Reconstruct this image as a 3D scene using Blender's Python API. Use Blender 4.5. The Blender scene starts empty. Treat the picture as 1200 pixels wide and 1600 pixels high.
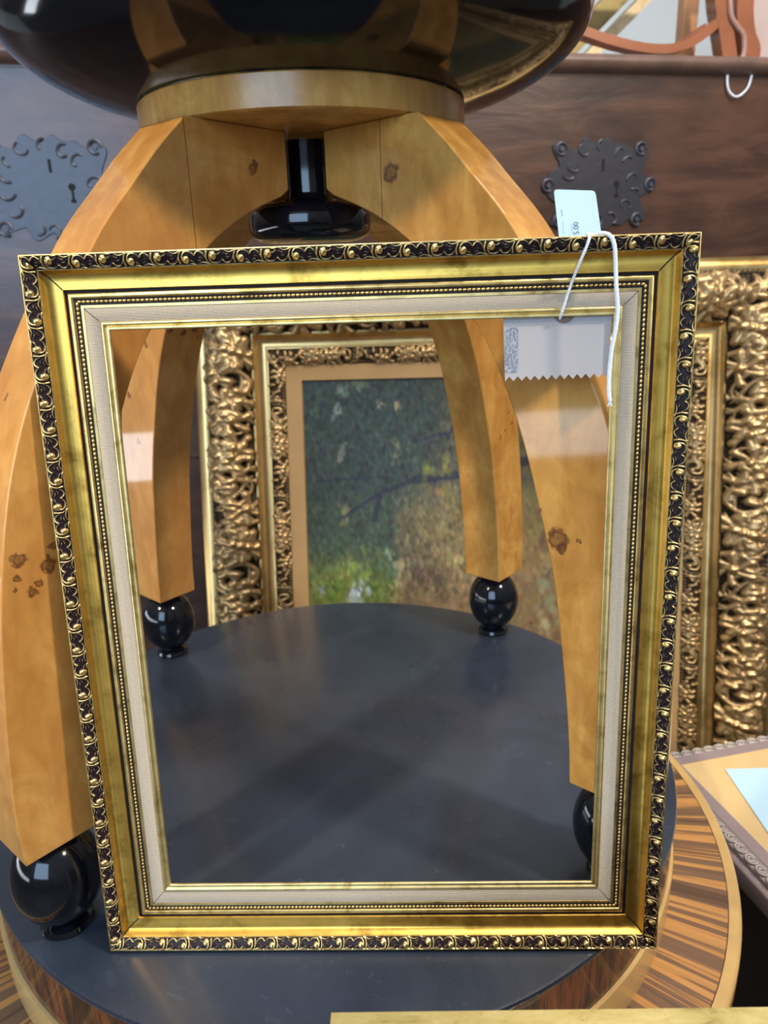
import bpy, math, random
import numpy as np
from mathutils import Matrix, Vector

random.seed(7); rng = np.random.default_rng(7)
R = math.radians
SC = bpy.context.scene
COL = SC.collection

# ------------------------------------------------------------------ camera
F_PX, PITCH, ROLL, CAM_H = 1154.28, 0.3107149, -0.0327653, 0.506743
fw = Vector((0, math.cos(PITCH), -math.sin(PITCH)))
up = Vector((0, math.sin(PITCH), math.cos(PITCH))); rt = Vector((1, 0, 0))
rt2 = rt * math.cos(ROLL) + up * math.sin(ROLL); up2 = -rt * math.sin(ROLL) + up * math.cos(ROLL)
cd = bpy.data.cameras.new('camera'); cam = bpy.data.objects.new('camera', cd); COL.objects.link(cam)
cam.matrix_world = Matrix(((rt2.x, up2.x, -fw.x, 0), (rt2.y, up2.y, -fw.y, 0), (rt2.z, up2.z, -fw.z, CAM_H), (0, 0, 0, 1)))
cd.sensor_fit = 'VERTICAL'; cd.sensor_height = 24.0; cd.lens = 24.0 * F_PX / 1600
cd.clip_start = 0.02; cd.clip_end = 50
cd.dof.use_dof = True; cd.dof.focus_distance = 0.53; cd.dof.aperture_fstop = 6.5
SC.camera = cam
SC.view_settings.view_transform = 'Standard'; SC.view_settings.look = 'None'
SC.view_settings.exposure = 0.0; SC.view_settings.gamma = 1.0; SC.view_settings.use_curve_mapping = False

# ------------------------------------------------------------------ world and lights
W = bpy.data.worlds.new('shop_light'); SC.world = W; W.use_nodes = True
bg = W.node_tree.nodes['Background']; bg.inputs[0].default_value = (0.62, 0.60, 0.60, 1); bg.inputs[1].default_value = 0.40
_t = W.node_tree; _tc = _t.nodes.new('ShaderNodeTexCoord'); _s = _t.nodes.new('ShaderNodeSeparateXYZ'); _t.links.new(_tc.outputs['Generated'], _s.inputs[0])
_n = _t.nodes.new('ShaderNodeTexNoise'); _n.inputs['Scale'].default_value = 3.0; _n.inputs['Detail'].default_value = 3.0; _t.links.new(_tc.outputs['Generated'], _n.inputs['Vector'])
_a = _t.nodes.new('ShaderNodeMath'); _a.operation = 'MULTIPLY_ADD'; _a.inputs[1].default_value = 0.9; _t.links.new(_n.outputs['Fac'], _a.inputs[0]); _t.links.new(_s.outputs[2], _a.inputs[2])
_r = _t.nodes.new('ShaderNodeValToRGB'); _t.links.new(_a.outputs[0], _r.inputs[0]); _t.links.new(_r.outputs[0], bg.inputs[0])
_e = _r.color_ramp.elements; _e[0].position = 0.05; _e[0].color = (0.05, 0.042, 0.038, 1); _e[1].position = 1.0; _e[1].color = (0.85, 0.86, 0.90, 1)
_m = _r.color_ramp.elements.new(0.45); _m.color = (0.34, 0.31, 0.29, 1)

def area(name, loc, target, sx, sy, power, col):
    l = bpy.data.lights.new(name, 'AREA'); l.shape = 'RECTANGLE'; l.size = sx; l.size_y = sy; l.energy = power; l.color = col
    o = bpy.data.objects.new(name, l); COL.objects.link(o); o.location = loc
    o.rotation_euler = (Vector(target) - Vector(loc)).to_track_quat('-Z', 'Y').to_euler(); return o
area('key_spot_light', (1.40, -0.25, 1.95), (0, 0.5, 0.2), 0.16, 0.16, 42, (1.0, 0.90, 0.76))
area('ceiling_panel_light', (0.55, 0.3, 2.5), (0.0, 0.7, 0), 1.0, 0.9, 36, (0.95, 0.97, 1.0))
area('back_ceiling_light', (0.2, 1.25, 2.3), (0.2, 1.6, 0), 1.6, 0.25, 12, (1.0, 0.93, 0.85))
area('shop_window_light', (-1.0, -2.4, 1.35), (-0.4, 1.4, 0.6), 2.0, 1.8, 85, (0.46, 0.69, 1.0))
_l = bpy.data.lights.new('left_spot_light', 'SPOT'); _l.energy = 190; _l.color = (1.0, 0.86, 0.64); _l.shadow_soft_size = 0.08; _l.spot_size = R(20); _l.spot_blend = 0.6
_o = bpy.data.objects.new('left_spot_light', _l); COL.objects.link(_o); _o.location = (-1.35, -0.55, 1.9); _o.rotation_euler = (Vector((-0.22, 0.6, 0.42)) - _o.location).to_track_quat('-Z', 'Y').to_euler()
area('side_strip_light', (-1.35, 0.35, 0.06), (0, 0.4, 0.15), 2.0, 0.13, 6, (0.86, 0.93, 1.0))

# ------------------------------------------------------------------ node helpers
def mat(name):
    m = bpy.data.materials.new(name); m.use_nodes = True
    nt = m.node_tree; b = nt.nodes['Principled BSDF']
    return m, nt, b
def N(nt, t, **kw):
    n = nt.nodes.new(t)
    for k, v in kw.items():
        if k.startswith('i_'):
            key = k[2:]; key = int(key) if key.isdigit() else key.replace('_', ' ')
            n.inputs[key].default_value = v
        else: setattr(n, k, v)
    return n
def L(nt, a, b): nt.links.new(a, b)
def ramp(nt, fac, stops, interp='LINEAR'):
    r = nt.nodes.new('ShaderNodeValToRGB'); r.color_ramp.interpolation = interp
    e = r.color_ramp.elements
    while len(e) < len(stops): e.new(0.5)
    for q, (p, c) in zip(e, stops):
        q.position = p; q.color = (*c, 1) if len(c) == 3 else c
    L(nt, fac, r.inputs[0]); return r.outputs[0]
def mth(nt, op, a, b=None, clamp=False):
    n = nt.nodes.new('ShaderNodeMath'); n.operation = op; n.use_clamp = clamp
    for i, v in enumerate((a, b)):
        if v is None: continue
        if isinstance(v, (int, float)): n.inputs[i].default_value = v
        else: L(nt, v, n.inputs[i])
    return n.outputs[0]
def mixc(nt, fac, a, b, blend='MIX'):
    n = nt.nodes.new('ShaderNodeMix'); n.data_type = 'RGBA'; n.blend_type = blend
    for s, v in ((0, fac), (6, a), (7, b)):
        if isinstance(v, (int, float)): n.inputs[s].default_value = v
        elif isinstance(v, tuple): n.inputs[s].default_value = (*v, 1) if len(v) == 3 else v
        else: L(nt, v, n.inputs[s])
    return n.outputs[2]
def coords(nt, scale=(1, 1, 1), rot=(0, 0, 0)):
    tc = nt.nodes.new('ShaderNodeTexCoord'); mp = nt.nodes.new('ShaderNodeMapping')
    mp.inputs['Scale'].default_value = scale; mp.inputs['Rotation'].default_value = rot
    L(nt, tc.outputs['Object'], mp.inputs[0]); return mp.outputs[0]
def noise(nt, vec, scale, detail=4, rough=0.55, dist=0.0):
    n = N(nt, 'ShaderNodeTexNoise', i_Scale=scale, i_Detail=detail, i_Roughness=rough, i_Distortion=dist)
    L(nt, vec, n.inputs['Vector']); return n.outputs['Fac']
def bump(nt, b, h, strength=0.3, dist=0.001):
    n = N(nt, 'ShaderNodeBump', i_Strength=strength, i_Distance=dist); L(nt, h, n.inputs['Height']); L(nt, n.outputs[0], b.inputs['Normal'])
def setp(b, **kw):
    for k, v in kw.items():
        k = k.replace('_', ' ')
        b.inputs[k].default_value = (*v, 1) if isinstance(v, tuple) and len(v) == 3 else v

def plain(name, col, rough=0.5, metal=0.0, coat=0.0, nscale=40, var=0.12, bmp=0.0):
    m, nt, b = mat(name); v = coords(nt); n = noise(nt, v, nscale)
    c = mixc(nt, n, tuple(x * (1 - var) for x in col), tuple(min(1, x * (1 + var)) for x in col))
    L(nt, c, b.inputs['Base Color']); setp(b, Roughness=rough, Metallic=metal, Coat_Weight=coat, Coat_Roughness=0.06)
    if bmp: bump(nt, b, n, bmp)
    return m

def burl(name, knots=(), seam=None, base=1.0, warm=0.0, coat=0.06):
    m, nt, b = mat(name); v = coords(nt)
    n1 = noise(nt, v, 14, 5, 0.6, 1.6); n2 = noise(nt, coords(nt, (1, 1, 0.35)), 60, 4, 0.6, 0.8); n3 = noise(nt, v, 190, 3, 0.6)
    c = ramp(nt, n1, [(0.25, (0.33 * base, 0.135 * base, 0.022 * base)), (0.48, (0.54 * base, 0.242 * base, 0.040 * base)), (0.62, (0.66 * base, 0.340 * base, 0.075 * base)), (0.8, (0.42 * base, 0.17 * base, 0.024 * base))])
    c = mixc(nt, 0.32, c, ramp(nt, n2, [(0.3, (0.26, 0.095, 0.012)), (0.65, (0.74, 0.42, 0.11))]))
    n4 = noise(nt, coords(nt, (1, 1, 0.5)), 9, 3, 0.5, 2.5); c = mixc(nt, ramp(nt, n4, [(0.40, (0.38,) * 3), (0.55, (0, 0, 0))]), c, (0.36, 0.14, 0.018))
    c = mixc(nt, mth(nt, 'MULTIPLY', n3, 0.12), c, (0.28, 0.10, 0.015))
    if warm: c = mixc(nt, warm, c, (0.52, 0.20, 0.055))
    if seam is not None:
        tc = nt.nodes.new('ShaderNodeTexCoord'); s = nt.nodes.new('ShaderNodeSeparateXYZ'); L(nt, tc.outputs['Object'], s.inputs[0])
        d = mth(nt, 'ABSOLUTE', mth(nt, 'SUBTRACT', s.outputs[0], seam))
        f = mth(nt, 'LESS_THAN', d, 0.0005); c = mixc(nt, mth(nt, 'MULTIPLY', f, 0.7), c, (0.12, 0.04, 0.008))
    if knots:
        tc = nt.nodes.new('ShaderNodeTexCoord')
        dn = N(nt, 'ShaderNodeTexNoise', i_Scale=170.0, i_Detail=3.0); L(nt, tc.outputs['Object'], dn.inputs['Vector'])
        vm = N(nt, 'ShaderNodeVectorMath', operation='MULTIPLY_ADD'); L(nt, dn.outputs['Color'], vm.inputs[0])
        vm.inputs[1].default_value = (0.011, 0.006, 0.014); L(nt, tc.outputs['Object'], vm.inputs[2])
        for (x, y, z, r) in knots:
            dd = N(nt, 'ShaderNodeVectorMath', operation='DISTANCE'); L(nt, vm.outputs[0], dd.inputs[0]); dd.inputs[1].default_value = (x + 0.0055, y + 0.003, z + 0.007)
            q = mth(nt, 'DIVIDE', dd.outputs['Value'], r)
            f = ramp(nt, q, [(0.0, (0.9,) * 3), (0.3, (0.55,) * 3), (0.6, (1,) * 3), (0.8, (0.7,) * 3), (1.0, (0,) * 3)])
            c = mixc(nt, mth(nt, 'MULTIPLY', f, 0.9), c, (0.085, 0.022, 0.005))
    L(nt, c, b.inputs['Base Color']); setp(b, Roughness=0.55, Specular_IOR_Level=0.25, Coat_Weight=0.75, Coat_Roughness=coat, Coat_IOR=1.5)
    bump(nt, b, n2, 0.06, 0.0006); return m

def gold(name, col=(0.80, 0.50, 0.12), dark=(0.42, 0.22, 0.035), rough=0.3, stretch=(1, 1, 1), scratch=0.0, nscale=30, bs=0.08):
    m, nt, b = mat(name); v = coords(nt, stretch)
    n = noise(nt, v, nscale, 6, 0.65, 0.4); f = noise(nt, coords(nt), 900, 2)
    c = ramp(nt, n, [(0.30, dark), (0.5, col), (0.75, tuple(min(1, x * 1.12) for x in col))])
    L(nt, c, b.inputs['Base Color'])
    rr = N(nt, 'ShaderNodeMapRange', i_3=rough - 0.05, i_4=rough + 0.14); L(nt, n, rr.inputs[0]); L(nt, rr.outputs[0], b.inputs['Roughness'])
    setp(b, Metallic=0.92); h = mth(nt, 'ADD', n, mth(nt, 'MULTIPLY', f, 0.35)); bump(nt, b, h, bs, 0.0008)
    return m

def gilt_relief(name, bole=(0.035, 0.018, 0.018), gcol=(0.86, 0.60, 0.20), lo=0.38, hi=0.72, rough=0.27):
    m, nt, b = mat(name); a = N(nt, 'ShaderNodeAttribute', attribute_name='gild')
    n = noise(nt, coords(nt), 260, 4, 0.7)
    s = mth(nt, 'ADD', a.outputs['Fac'], mth(nt, 'MULTIPLY', mth(nt, 'SUBTRACT', n, 0.5), 0.5))
    f = N(nt, 'ShaderNodeMapRange', i_1=lo, i_2=hi); L(nt, s, f.inputs[0]); fo = f.outputs[0]
    L(nt, mixc(nt, fo, bole, gcol), b.inputs['Base Color'])
    setp(b, Specular_IOR_Level=0.2); me = mth(nt, 'MULTIPLY', fo, 0.92); L(nt, me, b.inputs['Metallic'])
    r = N(nt, 'ShaderNodeMapRange', i_3=0.42, i_4=rough); L(nt, fo, r.inputs[0]); L(nt, r.outputs[0], b.inputs['Roughness'])
    return m

# ------------------------------------------------------------------ object helpers
def tagp(o, label=None, cat=None, group=None, kind=None):
    for k, v in (('label', label), ('category', cat), ('group', group), ('kind', kind)):
        if v: o[k] = v
    return o
def empty(name, M=None, label=None, cat=None, group=None, loc=None):
    o = bpy.data.objects.new(name, None); COL.objects.link(o); o.empty_display_size = 0.05
    if M is not None: o.matrix_world = M
    if loc is not None: o.location = loc
    return tagp(o, label, cat, group)
def mesh(name, verts, faces, m, parent=None, smooth=True, angle=35, attr=None, bevel=0.0, local=None):
    me = bpy.data.meshes.new(name)
    me.from_pydata([tuple(map(float, v)) for v in verts], [], [tuple(map(int, f)) for f in faces]); me.update()
    if smooth:
        me.shade_smooth(); me.set_sharp_from_angle(angle=R(angle))
    if attr is not None:
        a = me.attributes.new(attr[0], 'FLOAT', 'POINT'); a.data.foreach_set('value', np.asarray(attr[1], dtype=np.float32))
    o = bpy.data.objects.new(name, me); COL.objects.link(o); me.materials.append(m)
    if parent is not None: o.parent = parent
    if local is not None: o.matrix_local = local
    if bevel:
        bv = o.modifiers.new('bevel', 'BEVEL'); bv.width = bevel; bv.segments = 2; bv.limit_method = 'ANGLE'; bv.angle_limit = R(40)
    return o
class MB:
    def __init__(s): s.v = []; s.f = []
    def add(s, V, F):
        k = len(s.v); s.v += [tuple(map(float, q)) for q in V]; s.f += [tuple(int(i) + k for i in f) for f in F]; return s
    def box(s, x0, x1, y0, y1, z0, z1):
        V = [(x, y, z) for z in (z0, z1) for y in (y0, y1) for x in (x0, x1)]
        return s.add(V, [(0, 2, 3, 1), (4, 5, 7, 6), (0, 1, 5, 4), (2, 6, 7, 3), (0, 4, 6, 2), (1, 3, 7, 5)])
    def lathe(s, prof, n=96, c=(0, 0), cap=True):
        V = []; m = len(prof)
        for i in range(n):
            a = 2 * math.pi * i / n
            for r, z in prof: V.append((c[0] + r * math.cos(a), c[1] + r * math.sin(a), z))
        F = []
        for i in range(n):
            j = (i + 1) % n
            for k in range(m - 1): F.append((i * m + k, j * m + k, j * m + k + 1, i * m + k + 1))
        if cap: F.append(tuple(reversed([i * m for i in range(n)]))); F.append(tuple(i * m + m - 1 for i in range(n)))
        return s.add(V, F)
    def tube(s, pts, rad, n=8, cap=True, twist=0):
        P = np.array(pts, float); k = len(P); T = np.gradient(P, axis=0); T /= np.linalg.norm(T, axis=1)[:, None] + 1e-12
        rad = np.broadcast_to(np.array(rad, float), (k,)); ref = np.array([0.0, 0, 1]) if abs(T[0][2]) < 0.9 else np.array([1.0, 0, 0])
        V = []; u = np.cross(T[0], ref); u /= np.linalg.norm(u)
        for i in range(k):
            u = u - T[i] * (u @ T[i]); u /= np.linalg.norm(u); w = np.cross(T[i], u)
            for j in range(n):
                a = 2 * math.pi * j / n; V.append(P[i] + rad[i] * (u * math.cos(a) + w * math.sin(a)))
        F = [(i * n + j, i * n + (j + 1) % n, (i + 1) * n + (j + 1) % n, (i + 1) * n + j) for i in range(k - 1) for j in range(n)]
        if cap: F += [tuple(reversed(range(n))), tuple(range((k - 1) * n, k * n))]
        return s.add(V, F)
    def build(s, name, m, parent=None, **kw): return mesh(name, s.v, s.f, m, parent, **kw)

def cr(P, n):
    """Catmull-Rom resample."""
    P = np.array(P, float); Q = np.vstack([2 * P[0] - P[1], P, 2 * P[-1] - P[-2]]); out = []
    segs = len(P) - 1; per = max(2, int(math.ceil(n / segs)))
    for i in range(segs):
        a, b, c, d = Q[i:i + 4]
        for t in np.linspace(0, 1, per, endpoint=(i == segs - 1)):
            out.append(0.5 * ((2 * b) + (-a + c) * t + (2 * a - 5 * b + 4 * c - d) * t * t + (-a + 3 * b - 3 * c + d) * t ** 3))
    return np.array(out)

def frame_sweep(mb, prof, w, h, sub=1, closed=False):
    """prof: list of (inset, depth) in metres, swept round a w x h rectangle with mitres; local x right, y up, z toward viewer."""
    m = len(prof); V = []; F = []
    for k in range(4):
        for i in range(sub):
            t = i / sub
            for a, d in prof:
                c = [(a, a), (w - a, a), (w - a, h - a), (a, h - a)]
                p, q = c[k], c[(k + 1) % 4]
                V.append((p[0] + (q[0] - p[0]) * t, p[1] + (q[1] - p[1]) * t, -d))
    n = 4 * sub
    for i in range(n):
        j = (i + 1) % n
        for k in range(m - 1 if not closed else m):
            k2 = (k + 1) % m; F.append((i * m + k, j * m + k, j * m + k2, i * m + k2))
    return mb.add(V, F)

# strokes -> height tile -------------------------------------------------
def make_tile(strokes, Ls, Lt, res):
    """strokes: (pts[(s,t)], r0, r1, height). periodic in s. returns tile[ns,nt] in 0..1"""
    ns, ntt = int(round(Ls / res)), int(round(Lt / res)) + 1
    S, T = np.meshgrid((np.arange(ns) + 0.5) * res, np.arange(ntt) * res, indexing='ij'); H = np.zeros_like(S)
    for pts, r0, r1, hh in strokes:
        if len(pts) == 1: P = np.array(pts, float); rad = np.array([r0])
        else:
            P = cr(pts, 36); k = len(P); x = np.linspace(0, 1, k)
            rad = r0 + (r1 - r0) * x
            if r0 < r1 * 0.5 or r1 < r0 * 0.5: pass
        for (a, b), r in zip(P, rad):
            i0, i1 = int((a - r) / res) - 1, int((a + r) / res) + 2; j0, j1 = max(0, int((b - r) / res) - 1), min(ntt, int((b + r) / res) + 2)
            if j1 <= j0: continue
            ii = np.arange(i0, i1); sx = (ii + 0.5) * res - a; ty = np.arange(j0, j1) * res - b
            q = 1 - (sx[:, None] ** 2 + ty[None] ** 2) / (r * r); v = np.sqrt(np.clip(q, 0, None)) * hh * min(1.0, r / max(r0, r1)) ** 0.5
            idx = ii % ns; H[np.ix_(idx, range(j0, j1))] = np.maximum(H[np.ix_(idx, range(j0, j1))], v)
    return H

def relief_rails(name, tile, res, prof_pts, w, h, height, ds, mt, parent, nt_=28, phase=0.0):
    """displaced moulding: prof_pts list of (inset, depth); tile sampled by (s, t)"""
    P = np.array(prof_pts, float); seg = np.r_[0, np.cumsum(np.hypot(*np.diff(P, axis=0).T))]
    tt = np.linspace(0, seg[-1], nt_); A = np.interp(tt, seg, P[:, 0]); D = np.interp(tt, seg, P[:, 1])
    dA = np.gradient(A, tt); dD = np.gradient(D, tt); nrm = np.stack([dD, dA], 1); nrm /= np.linalg.norm(nrm, axis=1)[:, None]  # (inset dir, toward viewer)
    ns, ntt = tile.shape; V = []; F = []; G = []; base = 0
    for k in range(4):
        Lk = (w, h)[k % 2]; n = int(Lk / ds)
        I = np.arange(n + 1)[:, None] / n; a = A[None, :]; s = a + (Lk - 2 * a) * I
        fi = (s + phase) / res; i0 = np.floor(fi).astype(int) % ns; i1 = (i0 + 1) % ns; fr = fi - np.floor(fi)
        tj = np.clip(tt / seg[-1] * (ntt - 1), 0, ntt - 1.001); j0 = np.floor(tj).astype(int); fj = tj - j0
        J0 = np.broadcast_to(j0[None], s.shape); FJ = fj[None]
        Hh = (tile[i0, J0] * (1 - fr) + tile[i1, J0] * fr) * (1 - FJ) + (tile[i0, J0 + 1] * (1 - fr) + tile[i1, J0 + 1] * fr) * FJ
        ins = a + nrm[None, :, 0] * Hh * height * 0.5; z = -D[None] + nrm[None, :, 1] * Hh * height
        ins = np.maximum(ins, 0.0)
        if k == 0: X, Y = s, ins
        elif k == 1: X, Y = w - ins, s
        elif k == 2: X, Y = w - s, h - ins
        else: X, Y = ins, h - s
        V.append(np.stack([X, Y, z], -1).reshape(-1, 3)); G.append(Hh.reshape(-1))
        a0 = base + np.arange(n)[:, None] * nt_ + np.arange(nt_ - 1)[None]; a0 = a0.reshape(-1)
        F.append(np.stack([a0, a0 + nt_, a0 + nt_ + 1, a0 + 1], 1)); base += (n + 1) * nt_
    V = np.concatenate(V); F = np.concatenate(F); G = np.concatenate(G)
    me = bpy.data.meshes.new(name); me.from_pydata(V.tolist(), [], F.tolist()); me.update(); me.shade_smooth()
    at = me.attributes.new('gild', 'FLOAT', 'POINT'); at.data.foreach_set('value', G.astype(np.float32))
    o = bpy.data.objects.new(name, me); COL.objects.link(o); me.materials.append(mt); o.parent = parent; return o

def frame_matrix(origin, yaw, lean):
    u = Vector((math.cos(yaw), math.sin(yaw), 0)); n = Vector((-math.sin(yaw), math.cos(yaw), 0))
    v = Vector((0, 0, 1)) * math.cos(lean) + n * math.sin(lean); z = u.cross(v)
    return Matrix(((u.x, v.x, z.x, origin[0]), (u.y, v.y, z.y, origin[1]), (u.z, v.z, z.z, origin[2]), (0, 0, 0, 1)))

# ------------------------------------------------------------------ materials
M_ = {}
M_['burl'] = burl('varnished_burl')
M_['black'] = plain('black_lacquer', (0.004, 0.005, 0.008), 0.09, 0, 0.0, 8, 0.2)
M_['gold_cove'] = gold('gilt_cove', (0.70, 0.43, 0.085), (0.36, 0.20, 0.03), 0.33, (1, 1, 1), nscale=45, bs=0.10)
M_['gold_trim'] = gold('gilt_trim', (0.74, 0.53, 0.20), (0.36, 0.21, 0.05), 0.30, nscale=60)
M_['gold_lip'] = gold('gilt_lip', (0.80, 0.62, 0.27), (0.50, 0.34, 0.10), 0.34, nscale=60)
M_['relief'] = gilt_relief('gilded_scroll_relief', (0.020, 0.010, 0.011), (0.86, 0.62, 0.24), 0.34, 0.68, 0.25)
M_['groove'] = plain('dark_bole', (0.007, 0.004, 0.004), 0.8)
M_['card'] = plain('card', (0.74, 0.74, 0.76), 0.7, var=0.03)
M_['string'] = plain('cotton_string', (0.80, 0.83, 0.88), 0.8, nscale=600, var=0.15, bmp=0.4)

# ------------------------------------------------------------------ setting
FLOOR = -0.82
AX = (-0.05998, 0.73688)          # axis of the round table
fl = MB().box(-4, 4, -4, 3.4, FLOOR - 0.05, FLOOR).build('floor', plain('floor_boards', (0.10, 0.085, 0.07), 0.5, nscale=6), smooth=False); tagp(fl, kind='structure')
wm, nt, b = mat('pale_plaster'); n = noise(nt, coords(nt), 3); L(nt, ramp(nt, n, [(0.3, (0.86, 0.90, 0.87)), (0.7, (0.92, 0.95, 0.92))]), b.inputs['Base Color']); setp(b, Roughness=0.8)
wl = MB().box(-4, 4, 3.3, 3.4, FLOOR, 2.9).build('wall_back', wm, smooth=False); tagp(wl, kind='structure')

# ------------------------------------------------------------------ round table: black topped drum on a banded lower tier
def zebra_mat(name, mode, coat=0.9):
    m, nt, b = mat(name); tc = nt.nodes.new('ShaderNodeTexCoord'); s = nt.nodes.new('ShaderNodeSeparateXYZ'); L(nt, tc.outputs['Object'], s.inputs[0])
    ang = mth(nt, 'ARCTAN2', s.outputs[1], s.outputs[0])
    rad = mth(nt, 'SQRT', mth(nt, 'ADD', mth(nt, 'MULTIPLY', s.outputs[0], s.outputs[0]), mth(nt, 'MULTIPLY', s.outputs[1], s.outputs[1])))
    cv = N(nt, 'ShaderNodeCombineXYZ')
    L(nt, mth(nt, 'MULTIPLY', ang, 1.0), cv.inputs[0]); L(nt, mth(nt, 'MULTIPLY', rad if mode == 'top' else s.outputs[2], 0.05 if mode == 'top' else 0.22), cv.inputs[1])
    cv.inputs[2].default_value = 3.3
    n1 = noise(nt, cv.outputs[0], 24 if mode == 'top' else 34, 3, 0.8, 0.0); n2 = noise(nt, cv.outputs[0], 120, 2, 0.6)
    if mode == 'top':
        c = ramp(nt, n1, [(0.36, (0.085, 0.044, 0.024)), (0.44, (0.17, 0.095, 0.050)), (0.53, (0.19, 0.105, 0.055)), (0.55, (0.52, 0.24, 0.06)), (0.62, (0.60, 0.30, 0.09)), (0.69, (0.22, 0.11, 0.05))])
        c = mixc(nt, mth(nt, 'MULTIPLY', n2, 0.45), c, (0.14, 0.065, 0.03))
    else:
        c = ramp(nt, n1, [(0.38, (0.014, 0.005, 0.002)), (0.49, (0.035, 0.012, 0.005)), (0.54, (0.14, 0.036, 0.008)), (0.62, (0.20, 0.052, 0.010)), (0.70, (0.03, 0.010, 0.004))])
    L(nt, c, b.inputs['Base Color']); setp(b, Roughness=0.45, Specular_IOR_Level=0.3, Coat_Weight=coat * 0.7, Coat_Roughness=0.05); return m
tbl = empty('round_table', loc=(AX[0], AX[1], FLOOR), label='round table with a black drum top and striped wood rim, carrying the empty gold frame', cat='table')
TZ = -FLOOR
def zp(prof): return [(r, z + TZ) for r, z in prof]
tm, nt, b = mat('worn_black_top'); v = coords(nt); n = noise(nt, v, 7, 5, 0.6, 0.5); n2 = noise(nt, coords(nt, (1, 1, 1)), 60, 4, 0.8, 2.0)
c = ramp(nt, n, [(0.3, (0.020, 0.026, 0.039)), (0.7, (0.038, 0.048, 0.070))])
c = mixc(nt, ramp(nt, n2, [(0.60, (0, 0, 0)), (0.80, (0.45,) * 3)]), c, (0.12, 0.14, 0.18)); L(nt, c, b.inputs['Base Color'])
L(nt, ramp(nt, n, [(0.3, (0.22,) * 3), (0.7, (0.34,) * 3)]), b.inputs['Roughness']); setp(b, Specular_IOR_Level=0.4, Coat_Weight=0.35, Coat_Roughness=0.14); bump(nt, b, noise(nt, v, 300, 3), 0.02)
MB().lathe(zp([(0.0005, -0.008), (0.362, -0.008), (0.3645, -0.006), (0.3653, -0.003), (0.3645, -0.0006), (0.362, 0.0), (0.0005, 0.0)]), 160, cap=False).build('black_top', tm, tbl)
MB().lathe(zp([(0.3635, -0.008), (0.3635, -0.061)]), 160, cap=True).build('drum_wall', zebra_mat('macassar_side', 'side'), tbl, angle=60)
M_['maple'] = plain('pale_maple', (0.54, 0.34, 0.12), 0.4, 0, 0.7, 26, 0.3)
MB().lathe(zp([(0.3635, -0.0605), (0.3665, -0.0615), (0.3672, -0.064), (0.3668, -0.099), (0.3668, -0.1002)]), 160, cap=True).build('base_band', M_['maple'], tbl)
MB().lathe(zp([(0.10, -0.1), (0.4205, -0.1), (0.4205, -0.125), (0.10, -0.125)]), 160, cap=True).build('lower_top', zebra_mat('zebrawood_ring', 'top'), tbl)
MB().lathe(zp([(0.4205, -0.1002), (0.4215, -0.1003)]), 160, cap=False).build('inlay_line', plain('dark_stringing', (0.09, 0.04, 0.02), 0.3), tbl)
MB().lathe(zp([(0.4215, -0.128), (0.4215, -0.1), (0.4305, -0.1), (0.4325, -0.1015), (0.4335, -0.104), (0.4335, -0.124), (0.432, -0.128), (0.4215, -0.128)]), 160, cap=False).build('edge_band', M_['maple'], tbl)
MB().lathe([(0.0005, 0), (0.20, 0), (0.21, 0.02), (0.20, 0.05), (0.09, 0.09), (0.07, 0.16), (0.06, 0.4), (0.09, TZ - 0.2), (0.18, TZ - 0.125), (0.0005, TZ - 0.125)], 64, cap=False).build('pedestal', M_['black'], tbl)

# ------------------------------------------------------------------ pedestal stand with curved legs and black bowl body
st = empty('urn_stand', loc=(AX[0], AX[1], 0), label='burl wood stand with four curved legs on black ball feet holding a black lacquered bowl', cat='stand')
PHI = 4.1856
outer = cr([(0.150, 0.6225), (0.176, 0.599), (0.198, 0.576), (0.222, 0.551), (0.240, 0.528), (0.268, 0.486), (0.292, 0.446), (0.309, 0.412), (0.324, 0.372), (0.338, 0.318), (0.348, 0.262), (0.356, 0.200), (0.361, 0.142), (0.361, 0.095)], 52)
inner = np.vstack([[(0.050, 0.6225), (0.050, 0.5775)], cr([(0.058, 0.572), (0.090, 0.560), (0.114, 0.548), (0.140, 0.531), (0.172, 0.503), (0.200, 0.472), (0.220, 0.441), (0.242, 0.393), (0.260, 0.338), (0.277, 0.275), (0.288, 0.205), (0.296, 0.140), (0.299, 0.095)], 60)])
def resample(P, n):
    s = np.r_[0, np.cumsum(np.hypot(*np.diff(P, axis=0).T))]; q = np.linspace(0, s[-1], n); return np.stack([np.interp(q, s, P[:, 0]), np.interp(q, s, P[:, 1])], 1)
NO = 60; outr = resample(outer, NO)
innr = np.vstack([inner[:2], resample(inner[2:], NO - 2)])
TH = 0.028
def leg_mesh():
    V = []; F = []
    for (a, b_) in zip(outr, innr):
        V += [(a[0], -TH, a[1]), (b_[0], -TH, b_[1]), (b_[0], TH, b_[1]), (a[0], TH, a[1])]
    for i in range(NO - 1):
        k, j = 4 * i, 4 * (i + 1)
        for p, q in ((0, 1), (1, 2), (2, 3), (3, 0)): F.append((k + p, k + q, j + q, j + p))
    F.append((3, 2, 1, 0)); e = 4 * (NO - 1); F.append((e, e + 1, e + 2, e + 3)); return V, F
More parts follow.
